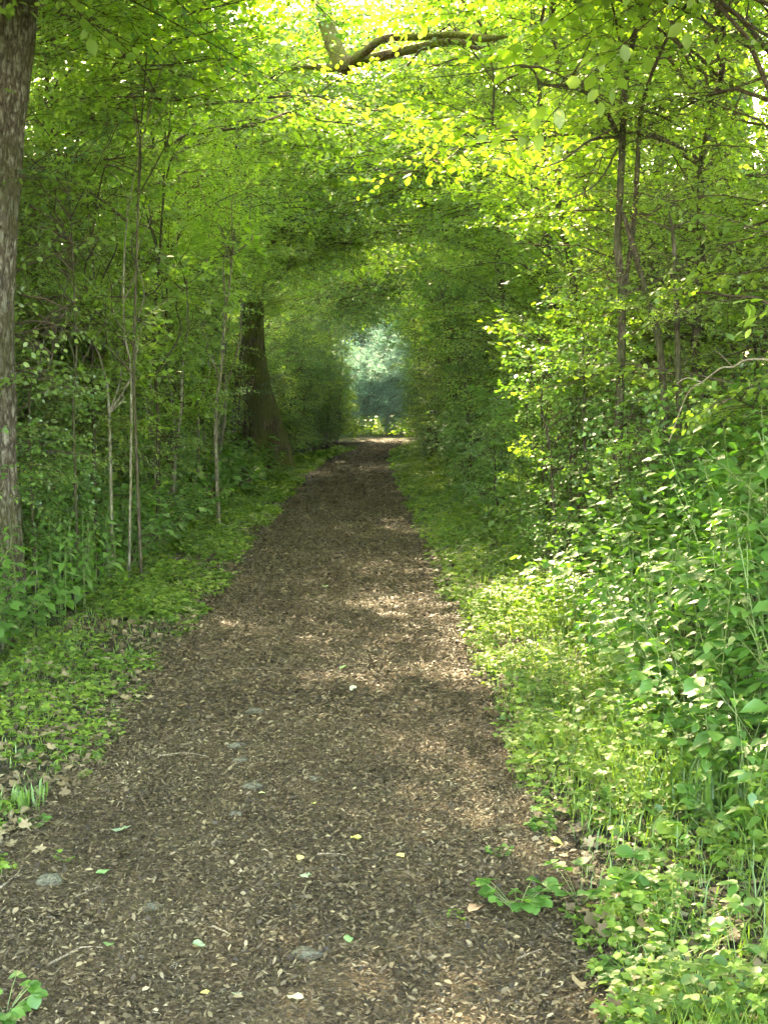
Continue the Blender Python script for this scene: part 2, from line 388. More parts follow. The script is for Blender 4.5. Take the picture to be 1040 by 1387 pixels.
BB = [bough(500 + i, L=1.5, leaf=.08, tpl=T8, lstep=.06, flat=.35, sub=.12, tw=.12, leafm='bush')[0] for i in range(3)]   # broad leaf bush
BN = [bough(600 + i, leaf=.07, flat=.5, leafm='needle')[0] for i in range(2)]

BP = [bough(700 + i, leaf=.07, flat=.5, leafm='pale')[0] for i in range(2)]

# tunnel that stays open above the path
def in_tunnel(p):
    x, y, z = p
    c = (np.interp(y, YS, XL) + np.interp(y, YS, XR)) / 2; dx = x - c
    hw = np.interp(y, [0, 8, 16, 35, 46], [2.3, 1.85, 1.5, 1.3, 1.3]); top = np.interp(y, [0, 8, 20, 45], [5.2, 4.5, 4.2, 4.1])
    if y > 47: return abs(dx) < 1.3 and z < 4 and y < 50.5
    if z < top * .55: return abs(dx) < hw
    return (dx / hw) ** 2 + ((z - top * .55) / (top * .45)) ** 2 < 1
def blocks_view(p):
    x, y, z = p
    return y < 7.6 and abs(x) < .33 * max(y, 0) + .7 and z < 1.6 + .33 * max(y, 0) + .6

CLEAR = [((425, 0, 655, 92), 18.3), ((332, 455, 390, 600), 26.4), ((425, -40, 480, 100), 20.2), ((-60, 0, 56, 700), 9.0), ((760, 110, 900, 300), 8.6)]
def prune(p):
    """gaps in the foliage through which limbs and trunks farther back are seen"""
    v = CM.transposed() @ (Vector((float(p[0]), float(p[1]), float(p[2]))) - Vector((0, 0, EYE)))
    if v.z > -1: return False
    px = 520 + FPX * v.x / -v.z; py = 693.5 - FPX * v.y / -v.z
    for (a, b, c, d), yy in CLEAR:
        g_ = .5 * FPX / p[1] if a > 0 else 0
        if a - g_ < px < c + g_ and b - g_ < py < d + g_ and p[1] < yy: return True
    return False
def wob(p0, p1, n, amp, r):
    p0 = np.array(p0, float); p1 = np.array(p1, float); t = np.linspace(0, 1, n)[:, None]
    w_ = np.cumsum(r.normal(0, amp, (n, 3)), 0); w_ -= w_[0]; w_ -= t * w_[-1]
    return p0 + (p1 - p0) * t + w_
def place_bough(root, base, pos, az, pitch, sc, protos, r, force=False):
    """pos relative to root"""
    Rm = rot(az, pitch, r.normal(0, .2))
    d = Rm[:, 0]; L = 2.4 * sc
    wp = np.array(base) + pos
    if not force:
        for f in (.35, .7, 1.0):
            q = wp + d * L * f
            if in_tunnel(q) or blocks_view(q) or prune(q): return False
        if in_tunnel(wp + d * L * .8 + np.array([0, 0, -.35])): return False
    me = protos[int(r.integers(len(protos)))]
    ob('leafy_branch', me, root, pos, Rm, sc, 'stuff')
    return True
def tree(name, label, group, x, y, Ht, rad, seed, nb, h0=1.2, protos=BO, bark='bark', lean=(0, 0), sc=(.8, 1.25), toward=0.0, trunk_sides=8, cat='tree', pit=(.05, .5), arch=0):
    r = np.random.default_rng(seed); z0 = float(H(x, y)) - .05
    root = empty(name, (x, y, z0)); tag(root, label, cat, group)
    n = 9; P = wob((0, 0, 0), (lean[0], lean[1], Ht), n, Ht * .02, r); m = MB()
    rr = rad * (1 - .82 * np.linspace(0, 1, n)); rr[0] *= 1.35
    m.tube(P, rr, trunk_sides, 0)
    ob('trunk', m.mesh('trunk', [M[bark]], True), root)
    az = r.uniform(0, 6.28)
    for i in range(nb):
        f = (i + r.random()) / nb; hh = h0 + (Ht - h0) * f ** .9; q = hh / Ht * (n - 1); a = min(int(q), n - 2); p = P[a] + (P[a + 1] - P[a]) * (q - a)
        az += 2.4 + r.normal(0, .4)
        A = az
        if toward and r.random() < toward: A = (0 if x < 0 else math.pi) + r.normal(0, .7)
        s = r.uniform(*sc) * (1.05 - .45 * f)
        place_bough(root, (x, y, z0), p, A, r.uniform(*pit) + .3 * f ** 3, s, protos, r)
    for i in range(arch):
        hh = r.uniform(.5, 1) * Ht; q = hh / Ht * (n - 1); a = min(int(q), n - 2); p = P[a] + (P[a + 1] - P[a]) * (q - a)
        for _ in range(4):
            if place_bough(root, (x, y, z0), p, (0 if x < 0 else math.pi) + r.normal(0, .55), r.uniform(-.1, .7), r.uniform(.9, 1.55), protos, r): break
    return root
def bush(name, label, group, x, y, Ht, seed, nb, protos, stems=4, bark='bark_pale', cat='shrub', sc=(.4, .8), spread=.5):
    r = np.random.default_rng(seed); z0 = float(H(x, y)) - .03
    root = empty(name, (x, y, z0)); tag(root, label, cat, group); SP = []
    for k in range(stems):
        a = r.uniform(0, 6.28); m = MB(); h = Ht * r.uniform(.6, 1)
        P = wob((.08 * math.cos(a), .08 * math.sin(a), 0), (spread * math.cos(a) * h * .5, spread * math.sin(a) * h * .5, h), 7, h * .02, r)
        m.tube(P, np.linspace(.022, .006, 7) * (Ht / 3) ** .5, 5); ob('stem', m.mesh('stem', [M[bark]], True), root); SP.append(P)
    for i in range(nb):
        P = SP[i % stems]; f = r.uniform(.08, 1); q = f * 6; a = min(int(q), 5); p = P[a] + (P[a + 1] - P[a]) * (q - a)
        for _ in range(5):
            if place_bough(root, (x, y, z0), p, r.uniform(0, 6.28), r.uniform(-.1, .9), r.uniform(*sc), protos, r): break
    return root

# ------------------------------------------------------------------ hero trees
def limb(m, pts, rads, k=8, mi=0, n=4):
    """smooth polyline"""
    P = np.array([list(p) for p in pts], float); rads = np.array(rads, float)
    t = np.arange(len(P)); tt = np.linspace(0, len(P) - 1, (len(P) - 1) * n + 1)
    # catmull-rom
    Pe = np.concatenate([[2 * P[0] - P[1]], P, [2 * P[-1] - P[-2]]]); out = []
    for u_ in tt:
        i = min(int(u_), len(P) - 2); f = u_ - i; a, b, c, d = Pe[i:i + 4]
        out.append(.5 * ((2 * b) + (-a + c) * f + (2 * a - 5 * b + 4 * c - d) * f * f + (-a + 3 * b - 3 * c + d) * f ** 3))
    out = np.array(out); m.tube(out, np.interp(tt, t, rads), k, mi); return out

def hero_trunk(pts, rads, k, n, amp, seed, mt):
    m = MB(); P = np.array([list(p) for p in pts], float)
    t = np.arange(len(P)); tt = np.linspace(0, len(P) - 1, n)
    Q = np.stack([np.interp(tt, t, P[:, i]) for i in range(3)], 1)
    ker = np.ones(9) / 9
    for i in range(2): Q[:, i] = np.convolve(np.pad(Q[:, i], 4, 'edge'), ker, 'valid')
    m.tube(Q, np.interp(tt, t, rads), k, 0)
    V = m.V[0].reshape(n, k, 3); C = Q[:, None]; th = np.linspace(0, 2 * np.pi, k, endpoint=False)
    z = Q[:, 2][:, None]; r = np.random.default_rng(seed)
    d = np.zeros((n, k))
    for i in range(14):
        kk = int(r.integers(3, 26)); d += np.sin(kk * th[None] + r.uniform(0, 6.28) + z * r.uniform(-3, 3) + 1.5 * np.sin(z * r.uniform(2, 7) + r.uniform(0, 6))) / 14 ** .5
    d = np.abs(d) ** .8 * np.sign(d)
    m.V[0] = (C + (V - C) * (1 + amp * d[..., None])).reshape(-1, 3)
    return m

# A: big scaly trunk at the left edge
Y = 9.0; base = at(-28, 745, Y); b = (base.x, Y, float(H(base.x, Y)) - .1)
root = empty('oak_tree', b); tag(root, 'thick scaly grey-brown oak trunk at the left edge of the picture', 'tree')
pp = [(0, 0, 0), at(-26, 640, Y) - Vector(b), at(-32, 400, Y) - Vector(b), at(-18, 150, Y) - Vector(b), at(-6, 0, Y) - Vector(b), Vector((.35, .1, 7.5)), Vector((.3, .3, 12))]
m = hero_trunk(pp, [.33, .25, .25, .265, .28, .25, .12], 72, 220, .045, 5, 'bark_big')
ob('trunk', m.mesh('trunk', [M['bark_big']], True), root)
r = np.random.default_rng(77)
for i in range(26):
    h = r.uniform(4.6, 11); az = r.uniform(0, 6.28); p = np.array([.15 + .02 * h, .1, h])
    place_bough(root, b, p, az, r.uniform(0, .5), r.uniform(.9, 1.5), BO, r)

# B: mossy leaning trunk beside the path, far left, limb arching over
Y = 27.0; base = at(372, 622, Y); b = (base.x, Y, float(H(base.x, Y)) - .1)
root = empty('oak_tree', b); tag(root, 'mossy old oak leaning left of the path with a red-brown limb arching overhead', 'tree')
RB = lambda px, py, Yy=Y: at(px, py, Yy) - Vector(b)
pp = [Vector((0.05, 0, 0)), RB(364, 575), RB(348, 520), RB(342, 460), RB(345, 380), RB(370, 250), RB(410, 120), RB(435, -20), RB(440, -120)]
m = hero_trunk(pp, [.44, .32, .27, .23, .19, .17, .16, .15, .12], 40, 120, .06, 9, 'bark_moss')
limb(m, [Vector((.05, 0, .25)), Vector((.35, -.25, .1)), Vector((.75, -.5, -.02))], [.2, .12, .05], 8)
limb(m, [Vector((-.05, 0, .25)), Vector((-.35, -.35, .1)), Vector((-.7, -.6, -.05))], [.2, .13, .06], 8)
ob('trunk', m.mesh('trunk', [M['bark_moss']], True), root)
Y2 = 20.0
m = MB()
limb(m, [RB(440, -60, 23), RB(436, 0, 21.5), RB(448, 50, 20.5), RB(466, 92, Y2)], [.16, .14, .13, .15], 12)
limb(m, [RB(466, 92, Y2), RB(495, 70, 19.6), RB(520, 52, 19.2), RB(570, 50, 19), RB(615, 47, 18.8), RB(655, 52, 18.6), RB(690, 48, 18.4)], [.10, .07, .055, .05, .045, .06, .02], 10)
limb(m, [RB(478, 86, Y2), RB(515, 76, 19.8), RB(560, 66, 19.6), RB(605, 56, 19.2), RB(630, 60, 19), RB(650, 68, 18.9)], [.08, .075, .07, .06, .04, .015], 10)
limb(m, [RB(466, 92, Y2), RB(440, 92, 20.2), RB(412, 90, 20.5), RB(392, 96, 20.7)], [.08, .06, .04, .015], 8)
ob('limb', m.mesh('limb', [M['bark_red']], True), root)
m = MB()
limb(m, [RB(345, 400), RB(365, 330, 26.5), RB(380, 315, 26), RB(412, 312, 25.5), RB(428, 318, 25.3)], [.14, .12, .09, .06, .02], 8)
o = ob('limb', m.mesh('broken_limb', [M['bark_red']], True), root); o['label'] = 'short broken red-brown limb'
r = np.random.default_rng(78)
for i in range(60):
    p = [RB(345, 380), RB(370, 250), RB(410, 120), RB(435, -20), RB(466, 92, Y2), RB(560, 66, 19.6), RB(640, 52, 18.8)][int(r.integers(7))]
    place_bough(root, b, np.array(p) + r.normal(0, .15, 3), r.uniform(0, 6.28), r.uniform(-.2, .6), r.uniform(.7, 1.4), BS if i % 2 else BM_ + BO, r)

# C: slim forked tree right
Y = 9.6; base = at(838, 660, Y); b = (base.x, Y, float(H(base.x, Y)) - .1)
root = empty('field_maple', b); tag(root, 'slim dark multi-stemmed tree with twisted stems right of the path', 'tree')
RB = lambda px, py, Yy=Y: at(px, py, Yy) - Vector(b)
m = MB()
limb(m, [RB(832, 680), RB(838, 560), RB(842, 420), RB(836, 330), RB(838, 285), RB(842, 200), RB(846, 120), RB(858, 50), RB(876, -10), RB(900, -120)], [.038, .034, .029, .028, .028, .026, .023, .02, .016, .008], 10)
ob('stem', m.mesh('stem', [M['bark']], True), root)
m = MB()
limb(m, [RB(905, 640, 9.2), RB(893, 470, 9.3), RB(878, 410, 9.4), RB(862, 350, 9.5), RB(850, 310), RB(843, 290)], [.028, .026, .025, .023, .02, .015], 10)
ob('stem', m.mesh('stem', [M['bark']], True), root)
m = MB()
limb(m, [RB(838, 185), RB(822, 155, 9.4), RB(800, 130, 9.3), RB(770, 117, 9.1), RB(735, 114, 9), RB(722, 96, 9), RB(705, 88, 8.9), RB(650, 98, 8.8), RB(560, 108, 8.6)], [.022, .018, .014, .012, .01, .008, .006, .004, .002], 6)
limb(m, [RB(770, 117, 9.1), RB(785, 85, 9), RB(800, 55, 9)], [.008, .006, .003], 5)
limb(m, [RB(862, 240), RB(868, 150, 9.5), RB(890, 80, 9.4), RB(915, 30, 9.3), RB(945, -20, 9.2)], [.02, .016, .014, .012, .009], 6)
limb(m, [RB(842, 420), RB(858, 300, 9.7), RB(862, 240, 9.6)], [.02, .02, .02], 6)
limb(m, [RB(864, 150, 9.5), RB(890, 155, 9.4), RB(925, 175, 9.3)], [.012, .009, .004], 5)
limb(m, [RB(866, 180, 9.5), RB(900, 190, 9.4), RB(930, 204, 9.3)], [.02, .017, .012], 5)
limb(m, [RB(838, 185), RB(800, 190, 9.4), RB(765, 215, 9.2), RB(735, 228, 9.1)], [.012, .010, .007, .003], 5)
limb(m, [RB(836, 200), RB(818, 235, 9.4), RB(800, 255, 9.2), RB(770, 270, 9.1)], [.010, .008, .006, .003], 5)
limb(m, [RB(842, 80), RB(834, 30, 9.4), RB(825, -10, 9.3)], [.012, .010, .008], 5)
ob('branch', m.mesh('branch', [M['bark']], True), root)
r = np.random.default_rng(79)
for px, py, Yy in [(735, 114, 9), (705, 90, 8.9), (650, 98, 8.8), (770, 117, 9.1), (800, 60, 9), (890, 80, 9.4), (915, 30, 9.3), (925, 175, 9.3), (930, 204, 9.3), (735, 228, 9.1), (770, 270, 9.1), (842, 200, 9.6), (846, 120, 9.6), (858, 50, 9.6), (800, 190, 9.4), (836, 330, 9.6), (860, 300, 9.6), (842, 400, 9.6), (825, 0, 9.4), (880, -10, 9.5), (885, 440, 9.3), (560, 108, 8.6)]:
    for q in range(2):
        place_bough(root, b, np.array(RB(px, py, Yy)), r.uniform(0, 6.28), r.uniform(-.3, .4), r.uniform(.3, .6), BS + BS + BO[:1], r)

# C2: second slim stem
Y = 9.0; base = at(918, 640, Y); b = (base.x, Y, float(H(base.x, Y)) - .1)
root = empty('hazel_shrub', b); tag(root, 'thin dark stem with pale crooked twigs beside the twisted slim tree', 'shrub')
RB = lambda px, py, Yy=Y: at(px, py, Yy) - Vector(b)
m = MB()
limb(m, [RB(918, 650), RB(918, 520), RB(916, 420), RB(913, 350), RB(910, 310), RB(905, 285)], [.024, .022, .02, .017, .012, .005], 7)
limb(m, [RB(910, 312), RB(895, 305), RB(873, 297), RB(862, 290)], [.009, .008, .006, .003], 5)
limb(m, [RB(910, 312), RB(922, 303), RB(945, 300), RB(965, 318)], [.008, .007, .005, .003], 5)
limb(m, [RB(916, 400), RB(932, 372), RB(928, 350), RB(940, 340)], [.01, .008, .006, .003], 5)
ob('stem', m.mesh('stem', [M['bark']], True), root)
for px, py in [(910, 312), (873, 297), (945, 300), (932, 372), (918, 450), (918, 520), (916, 400)]:
    for q in range(2): place_bough(root, b, np.array(RB(px, py)), r.uniform(0, 6.28), r.uniform(-.2, .5), r.uniform(.25, .5), BS + BO[:2], r)

# D: ivy clad trunk top right
Y = 15.0; base = at(950, 640, Y); b = (base.x, Y, float(H(base.x, Y)) - .1)
root = empty('ivy_clad_tree', b); tag(root, 'thick dark leaning trunk dotted with ivy behind the right-hand saplings', 'tree')
RB = lambda px, py, Yy=Y: at(px, py, Yy) - Vector(b)
m = hero_trunk([Vector((0, 0, 0)), RB(950, 500), RB(955, 300), RB(970, 150), RB(990, 0), RB(1010, -200), RB(1010, -450)], [.36, .27, .25, .25, .25, .2, .1], 32, 100, .06, 21, 'bark')
ob('trunk', m.mesh('trunk', [M['bark_moss']], True), root)
mi = MB(); k = 1500; tt = rng.random(k) ** .8 * 7; cc = np.array([[0, 0, 0], RB(950, 500), RB(955, 300), RB(970, 150), RB(990, 0), RB(1010, -200)], float)
zz = tt; cx = np.interp(zz, cc[:, 2], cc[:, 0]); th = rng.uniform(0, 6.28, k)
rr = .30 + .06 * rng.random(k)
mi.stamp(TR, np.stack([cx + rr * np.cos(th), rr * np.sin(th), zz], 1), rot(th, rng.normal(-.9, .3, k), rng.normal(0, .3, k)), rng.uniform(.05, .09, k), rng.random(k) * .6)
ob('ivy', mi.mesh('ivy', [M['leaf_cool']]), root, kind='stuff')
r = np.random.default_rng(80)
for i in range(22):
    h = r.uniform(2.0, 9); place_bough(root, b, np.array([np.interp(h, cc[:, 2], cc[:, 0]), 0, h]), r.uniform(0, 6.28), r.uniform(0, .5), r.uniform(.7, 1.2), BO, r)

# E: saplings left (screen polylines at their distance)
SAP = [
 ('slender sapling with a kinked pale stem behind the left nettles', 11.0, [(150, 640), (148, 560), (140, 500), (125, 462), (95, 440)], .022, 'bark_pale'),
 ('pale straight sapling stem left of the kinked one, rising past the leaves', 10.5, [(190, 650), (183, 560), (182, 470), (186, 330), (190, 200), (200, 60)], .020, 'bark'),
 ('thin pale sapling leaning right among the left stems', 10.8, [(172, 640), (178, 520), (168, 440), (172, 300), (196, 180), (225, 70)], .016, 'bark_pale'),
 ('dark upright sapling between the oak trunk and the pale stems', 11.5, [(128, 650), (127, 560), (125, 470), (128, 380), (118, 260)], .026, 'bark'),
 ('thin dark sapling close behind the oak trunk', 10.2, [(104, 640), (100, 560), (104, 480), (98, 330), (90, 200)], .016, 'bark'),
 ('pale-barked sapling with mossy foot left of the mossy leaning oak', 15.5, [(296, 625), (292, 570), (300, 500), (304, 440), (314, 360), (318, 310)], .034, 'bark_pale'),
 ('stout dark sapling standing mid-way along the left side', 13.5, [(212, 640), (214, 560), (208, 470), (214, 380), (222, 250), (226, 100)], .03, 'bark'),
 ('bent dark sapling arching right over the left undergrowth', 9.8, [(45, 620), (40, 540), (58, 510), (72, 480), (78, 440), (110, 400)], .014, 'bark'),
]
for i, (lab, Yy, pl, rad, bk) in enumerate(SAP):
    r = np.random.default_rng(900 + i); q = at(*pl[0], Yy); b = (q.x, Yy, float(H(q.x, Yy)) - .05)
    root = empty('sapling', b); tag(root, lab, 'sapling', 'saplings left of the path')
    pts = [Vector((0, 0, 0))] + [at(p[0], p[1], Yy) - Vector(b) for p in pl[1:]]
    m = MB(); P = limb(m, pts, np.linspace(rad * .75, rad * .25, len(pts)), 8)
    for j in range(6):
        q0 = P[int(len(P) * r.uniform(.25, .85))]; aa = r.uniform(0, 6.28); ln = r.uniform(.5, 1.2)
        dv_ = np.array([math.cos(aa) * .45, math.sin(aa) * .45, 1.0]) * ln
        limb(m, [q0, q0 + dv_ * .35 + r.normal(0, .05, 3), q0 + dv_ * .7 + r.normal(0, .07, 3), q0 + dv_ + r.normal(0, .08, 3)], [rad * .4, rad * .32, rad * .22, rad * .1], 5)
    ob('stem', m.mesh('stem', [M[bk]], True), root)
    for j in range(22):
        p = P[int(len(P) * r.uniform(.35, 1)) - 1]
        place_bough(root, b, p, r.uniform(0, 6.28), r.uniform(-.2, .6), r.uniform(.3, .65), (BM_ if i in (1, 5) else BO), r)

# F: pale trunk high on the left
root = tree('ash_tree', 'pale grey trunk showing high among the upper left leaves', None, at(214, 60, 24).x, 24, 15, .17, 55, 30, h0=2.0, bark='bark_pale', trunk_sides=14)

# dead branch across right, grass clump, mossy lump
m = MB(); P0 = at(1050, 488, 5.4)
limb(m, [at(x_, y_, yy) - P0 for x_, y_, yy in [(1050, 488, 5.4), (1012, 487, 5.45), (992, 497, 5.5), (975, 499, 5.5), (950, 518, 5.6), (938, 524, 5.6), (925, 545, 5.7), (905, 600, 5.7)]], [.0045, .0045, .004, .004, .0035, .003, .0025, .002], 5)
limb(m, [at(x_, y_, yy) - P0 for x_, y_, yy in [(992, 497, 5.5), (975, 480, 5.45), (966, 476, 5.4)]], [.003, .002, .0012], 4)
limb(m, [at(x_, y_, yy) - P0 for x_, y_, yy in [(950, 518, 5.6), (930, 512, 5.6), (915, 520, 5.55)]], [.0025, .002, .001], 4)
o = ob('bare_branch', m.mesh('bare_branch', [M['drytwig']], True), None, P0)
tag(o, 'pale bare twig arching out of the nettles at the right edge', 'twig')

# ------------------------------------------------------------------ woodland filling both sides
GL = 'young trees lining the left of the path'; GR = 'young trees lining the right of the path'
sd_ = 1000
for side in (-1, 1):
    yy = 3.6
    while yy < 50:
        r = np.random.default_rng(sd_); sd_ += 1
        c = float(np.interp(yy, YS, XL) if side < 0 else np.interp(yy, YS, XR))
        x = c + side * (r.uniform(1.7, 2.5) + (0.4 if yy < 14 else 0))
        tree('young_tree', 'slender young tree arching over the path from its ' + ('left' if side < 0 else 'right') + ' side, deep in leaf', GL if side < 0 else GR,
             x, yy, r.uniform(6.0, 8.5), r.uniform(.03, .055) * (1 if yy < 18 else 1.5), sd_ + 5000, 42, h0=.8, arch=19 if yy < 13 else (13 if yy < 22 else 22), protos=BO + BO + BF[:1] if yy < 24 else BO[:3] + BF,
             lean=(-side * r.uniform(.2, 1.0), r.uniform(-.4, .4)), sc=(.55, 1.0), toward=.45)
        yy += r.uniform(1.9, 2.9) * (1 if yy < 25 else 1.25)
for side in (-1, 1):
    for row, (d0, st) in enumerate(((4.8, 3.6), (8.2, 4.6), (12.5, 6.0))):
        yy = 3.5 + row * 2
        while yy < 60:
            r = np.random.default_rng(sd_); sd_ += 1
            x = side * (d0 + r.uniform(-.8, .8)) - .3
            tree('woodland_tree', 'taller tree standing back in the wood ' + ('left' if side < 0 else 'right') + ' of the path', 'trees standing back in the wood',
                 x, yy + r.uniform(-.8, .8), r.uniform(8.5, 12), r.uniform(.10, .2), sd_ + 7000, 24, h0=.6, arch=20 if row == 0 else (5 if row == 1 else 0), protos=BO, sc=(.9, 1.6), lean=(r.normal(0, .4), r.normal(0, .4)), bark='bark' if r.random() < .6 else 'bark_pale')
            yy += st * r.uniform(.8, 1.25)
for i, (x, y, ht) in enumerate([(5.0, 7.6, 9), (4.0, 9.6, 9.5), (6.2, 9.0, 11), (3.9, 6.0, 8)]):  # trees added to keep direct sun off the near right corner
    tree('young_tree', ['high-crowned tree whose boughs hang over the right bank nettles', 'high-crowned tree just behind the ivy-free slim stems on the right', 'tall tree farther into the wood behind the right bank', 'tree with boughs over the near right verge, its trunk out of view'][i], None,
         x, y, ht, .09, 8800 + i, 36, h0=4.0, protos=BO, sc=(1.0, 1.5))
for i, (x, y) in enumerate([(2.8, 29), (-2.8, 33), (-2.6, 41), (3.4, 46), (3.0, 52), (-2.0, 56)]):
    tree('tall_tree', 'tall high-crowned tree closing the canopy above the far half of the path', 'tall trees whose crowns close over the far path', x, y, 13.5, .12, 8900 + i, 30, h0=6, protos=BO, sc=(1.3, 2.0), toward=.5)
# edge shrubs
for side in (-1, 1):
    yy = 9.0
    while yy < 47:
        r = np.random.default_rng(sd_); sd_ += 1
        c = float(np.interp(yy, YS, XL) if side < 0 else np.interp(yy, YS, XR)); 
        off = (r.uniform(.95, 1.35) if yy < 24 else r.uniform(1.2, 1.7)) if side > 0 else r.uniform(1.3, 2.0)
        if yy > 28: off -= .45
        bush('hazel_bush', ('leafy bush crowding the right edge of the path' if side > 0 else 'leafy bush crowding the left edge of the path'), 'bushes along the path edge', c + side * off, yy, r.uniform(1.2, 2.6) if yy < 22 else r.uniform(2.4, 4.0), sd_ + 9000,
             40, BB * 3 + BO[:1] if yy < 24 else BF + BO[:2], stems=3, sc=(.3, .6) if yy < 22 else (.45, .85), bark='bark', spread=.3)
        yy += r.uniform(1.1, 1.7)
# understorey behind the edge bushes
for side in (-1, 1):
    yy = 8.2
    while yy < 44:
        r = np.random.default_rng(sd_); sd_ += 1
        c = float(np.interp(yy, YS, XL) if side < 0 else np.interp(yy, YS, XR))
        bush('understorey_shrub', ('thin-stemmed tall shrub filling the wood right of the path' if side > 0 else 'thin-stemmed tall shrub filling the wood left of the path'), 'tall shrubs under the trees',
             c + side * r.uniform(2.2, 4.2), yy, r.uniform(2.6, 5.2), sd_ + 9500, 38, BO + BS[:1] + BF[:1], stems=4, bark='bark' if r.random() < .5 else 'bark_pale', sc=(.4, .85), spread=.4)
        yy += r.uniform(.8, 1.3)
for i, (px, Y_, h) in enumerate([(312, 24, 6.5), (300, 20, 6), (262, 18, 5.5), (240, 15, 4.8), (120, 12.5, 4.5), (60, 12, 4.2), (90, 15, 5)]):
    p = at(px, 600, Y_)
    bush('hazel_shrub', ['many-stemmed hazel hiding the upper trunk of the mossy oak', 'hazel between the pale-barked sapling and the mossy oak', 'tall hazel behind the pale-barked sapling with the mossy foot', 'hazel filling the gap left of the pale-barked sapling', 'hazel standing behind the kinked pale stem', 'hazel right beside the big scaly oak trunk', 'hazel in the second row behind the big scaly oak trunk'][i], None, p.x - .25, Y_, h, 5200 + i, 60, BO + BM_, stems=5, bark='bark_pale', sc=(.4, .8), spread=.25)
# far end
for i in range(40):
    r = np.random.default_rng(3000 + i); x = r.uniform(-12, 14); y = r.uniform(57, 90)
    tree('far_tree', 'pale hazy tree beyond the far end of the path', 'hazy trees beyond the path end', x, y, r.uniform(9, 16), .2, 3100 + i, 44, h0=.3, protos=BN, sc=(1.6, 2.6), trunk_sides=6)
for i, (px, h) in enumerate([(490, 2.9), (512, 4.2), (532, 3.2), (462, 2.6), (556, 3.2)]):
    p = at(px, 590, 52 + i)
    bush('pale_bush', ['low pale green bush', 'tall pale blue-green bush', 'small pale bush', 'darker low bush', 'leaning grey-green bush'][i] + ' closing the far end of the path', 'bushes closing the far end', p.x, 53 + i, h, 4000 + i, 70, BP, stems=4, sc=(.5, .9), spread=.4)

# ------------------------------------------------------------------ herbs
def herb_data(r, h, kind):
    """leaf list (pos, az, pitch, roll, size) and stem polylines, root at origin"""
    st = []; lv = []
    if kind == 'nettle':
        lean = r.normal(0, .13, 2); n = 7; t = np.linspace(0, 1, n)
        P = np.stack([lean[0] * h * t ** 1.6, lean[1] * h * t ** 1.6, h * t], 1); st.append((P, .0035))
        k = max(4, int(h * .8 / .062)); a0 = r.uniform(0, 6.28)
        for j in range(k):
            f = .22 + .78 * (j + .5) / k; q = f * (n - 1); i = min(int(q), n - 2); p = P[i] + (P[i + 1] - P[i]) * (q - i)
            s = .095 * (1.15 - .65 * f) * r.uniform(.8, 1.2); a0 += 1.57 + r.normal(0, .15)
            for e in (0, math.pi):
                a = a0 + e + r.normal(0, .15); d = np.array([math.cos(a), math.sin(a), .25]) * .02
                lv.append((p + d, a, r.normal(-.15, .2), r.normal(0, .25), s))
    elif kind == 'broad':
        for sidx in range(int(r.integers(2, 4))):
            a = r.uniform(0, 6.28); ln = h * r.uniform(.7, 1.05); t = np.linspace(0, 1, 6)
            P = np.stack([math.cos(a) * ln * .45 * t ** 1.5, math.sin(a) * ln * .45 * t ** 1.5, ln * (t - .22 * t * t)], 1); st.append((P, .004))
            k = max(3, int(ln / .10)); sg = 1
            for j in range(k):
                f = .3 + .7 * (j + .6) / k; q = f * 5; i = min(int(q), 4); p = P[i] + (P[i + 1] - P[i]) * (q - i); sg = -sg
                aa = a + sg * r.uniform(.6, 1.3); d = np.array([math.cos(aa), math.sin(aa), .3]) * .045
                st.append((np.stack([p, p + d]), .0015)); s = r.uniform(.065, .10)
                for da in (-.95, 0, .95): lv.append((p + d, aa + da, r.normal(-.12, .2), r.normal(0, .2), s * (1 if da == 0 else .8)))
    elif kind in ('low', 'rosette'):
        for sidx in range(int(r.integers(5, 10)) if kind == 'low' else int(r.integers(12, 17))):
            a = r.uniform(0, 6.28); ln = h * r.uniform(.5, 1.1); t = np.linspace(0, 1, 4)
            P = np.stack([math.cos(a) * ln * .8 * t, math.sin(a) * ln * .8 * t, ln * (t - .35 * t * t)], 1); st.append((P, .0018)); p = P[-1]; s = r.uniform(.030, .055) * (h / .14) ** .4
            for da in (-1.25, 0, 1.25): lv.append((p, a + da, r.normal(-.05, .25), r.normal(0, .25), s))
    return st, lv
LM = {}
for nm, tp in (('nettle', T8N), ('broad', T8), ('low', TR), ('rosette', TR)):
    LM[nm] = []
    for i in range(3):
        m = MB(); V = tp[0].copy(); V[:, 2] += rng.normal(0, .02, len(V)); m.add(V, tp[1], .3 + .2 * i); LM[nm].append(m.mesh('leaf', [M['herb'] if nm != 'low' else M['cover']], True))
def herb_mesh(seed, h, kind, tp, full=True):
    r = np.random.default_rng(seed); st, lv = herb_data(r, h, kind); return st, lv
PROTO = {}
def proto(kind, i, h, tp, lm):
    r = np.random.default_rng(i * 31 + len(kind)); st, lv = herb_data(r, h, kind); m = MB()
    for P, rad in st: m.tube(P, np.linspace(rad, rad * .5, len(P)), 3)
    sm = m.mesh('stem', [M['stem']])
    m2 = MB(); A = [np.array([l[j] for l in lv]) for j in range(5)]
    m2.stamp(tp, A[0], rot(A[1], A[2], A[3]), A[4], r.beta(2, 2, len(lv)))
    return sm, m2.mesh('leaves', [M[lm]]), lv, (sm, st), m2
for kind, tp, lm, hs in (('nettle', T8N, 'herb', (.5, .75, 1.0, 1.25)), ('broad', T8, 'herb', (.45, .7, .95)), ('low', TR, 'cover', (.10, .16, .24)), ('rosette', T8, 'herb', (.12, .18))):
    PROTO[kind] = [(h, proto(kind, i, h, tp, lm)) for i, h in enumerate(hs)] + [(h * .9, proto(kind, i + 7, h * .9, tp, lm)) for i, h in enumerate(hs)]
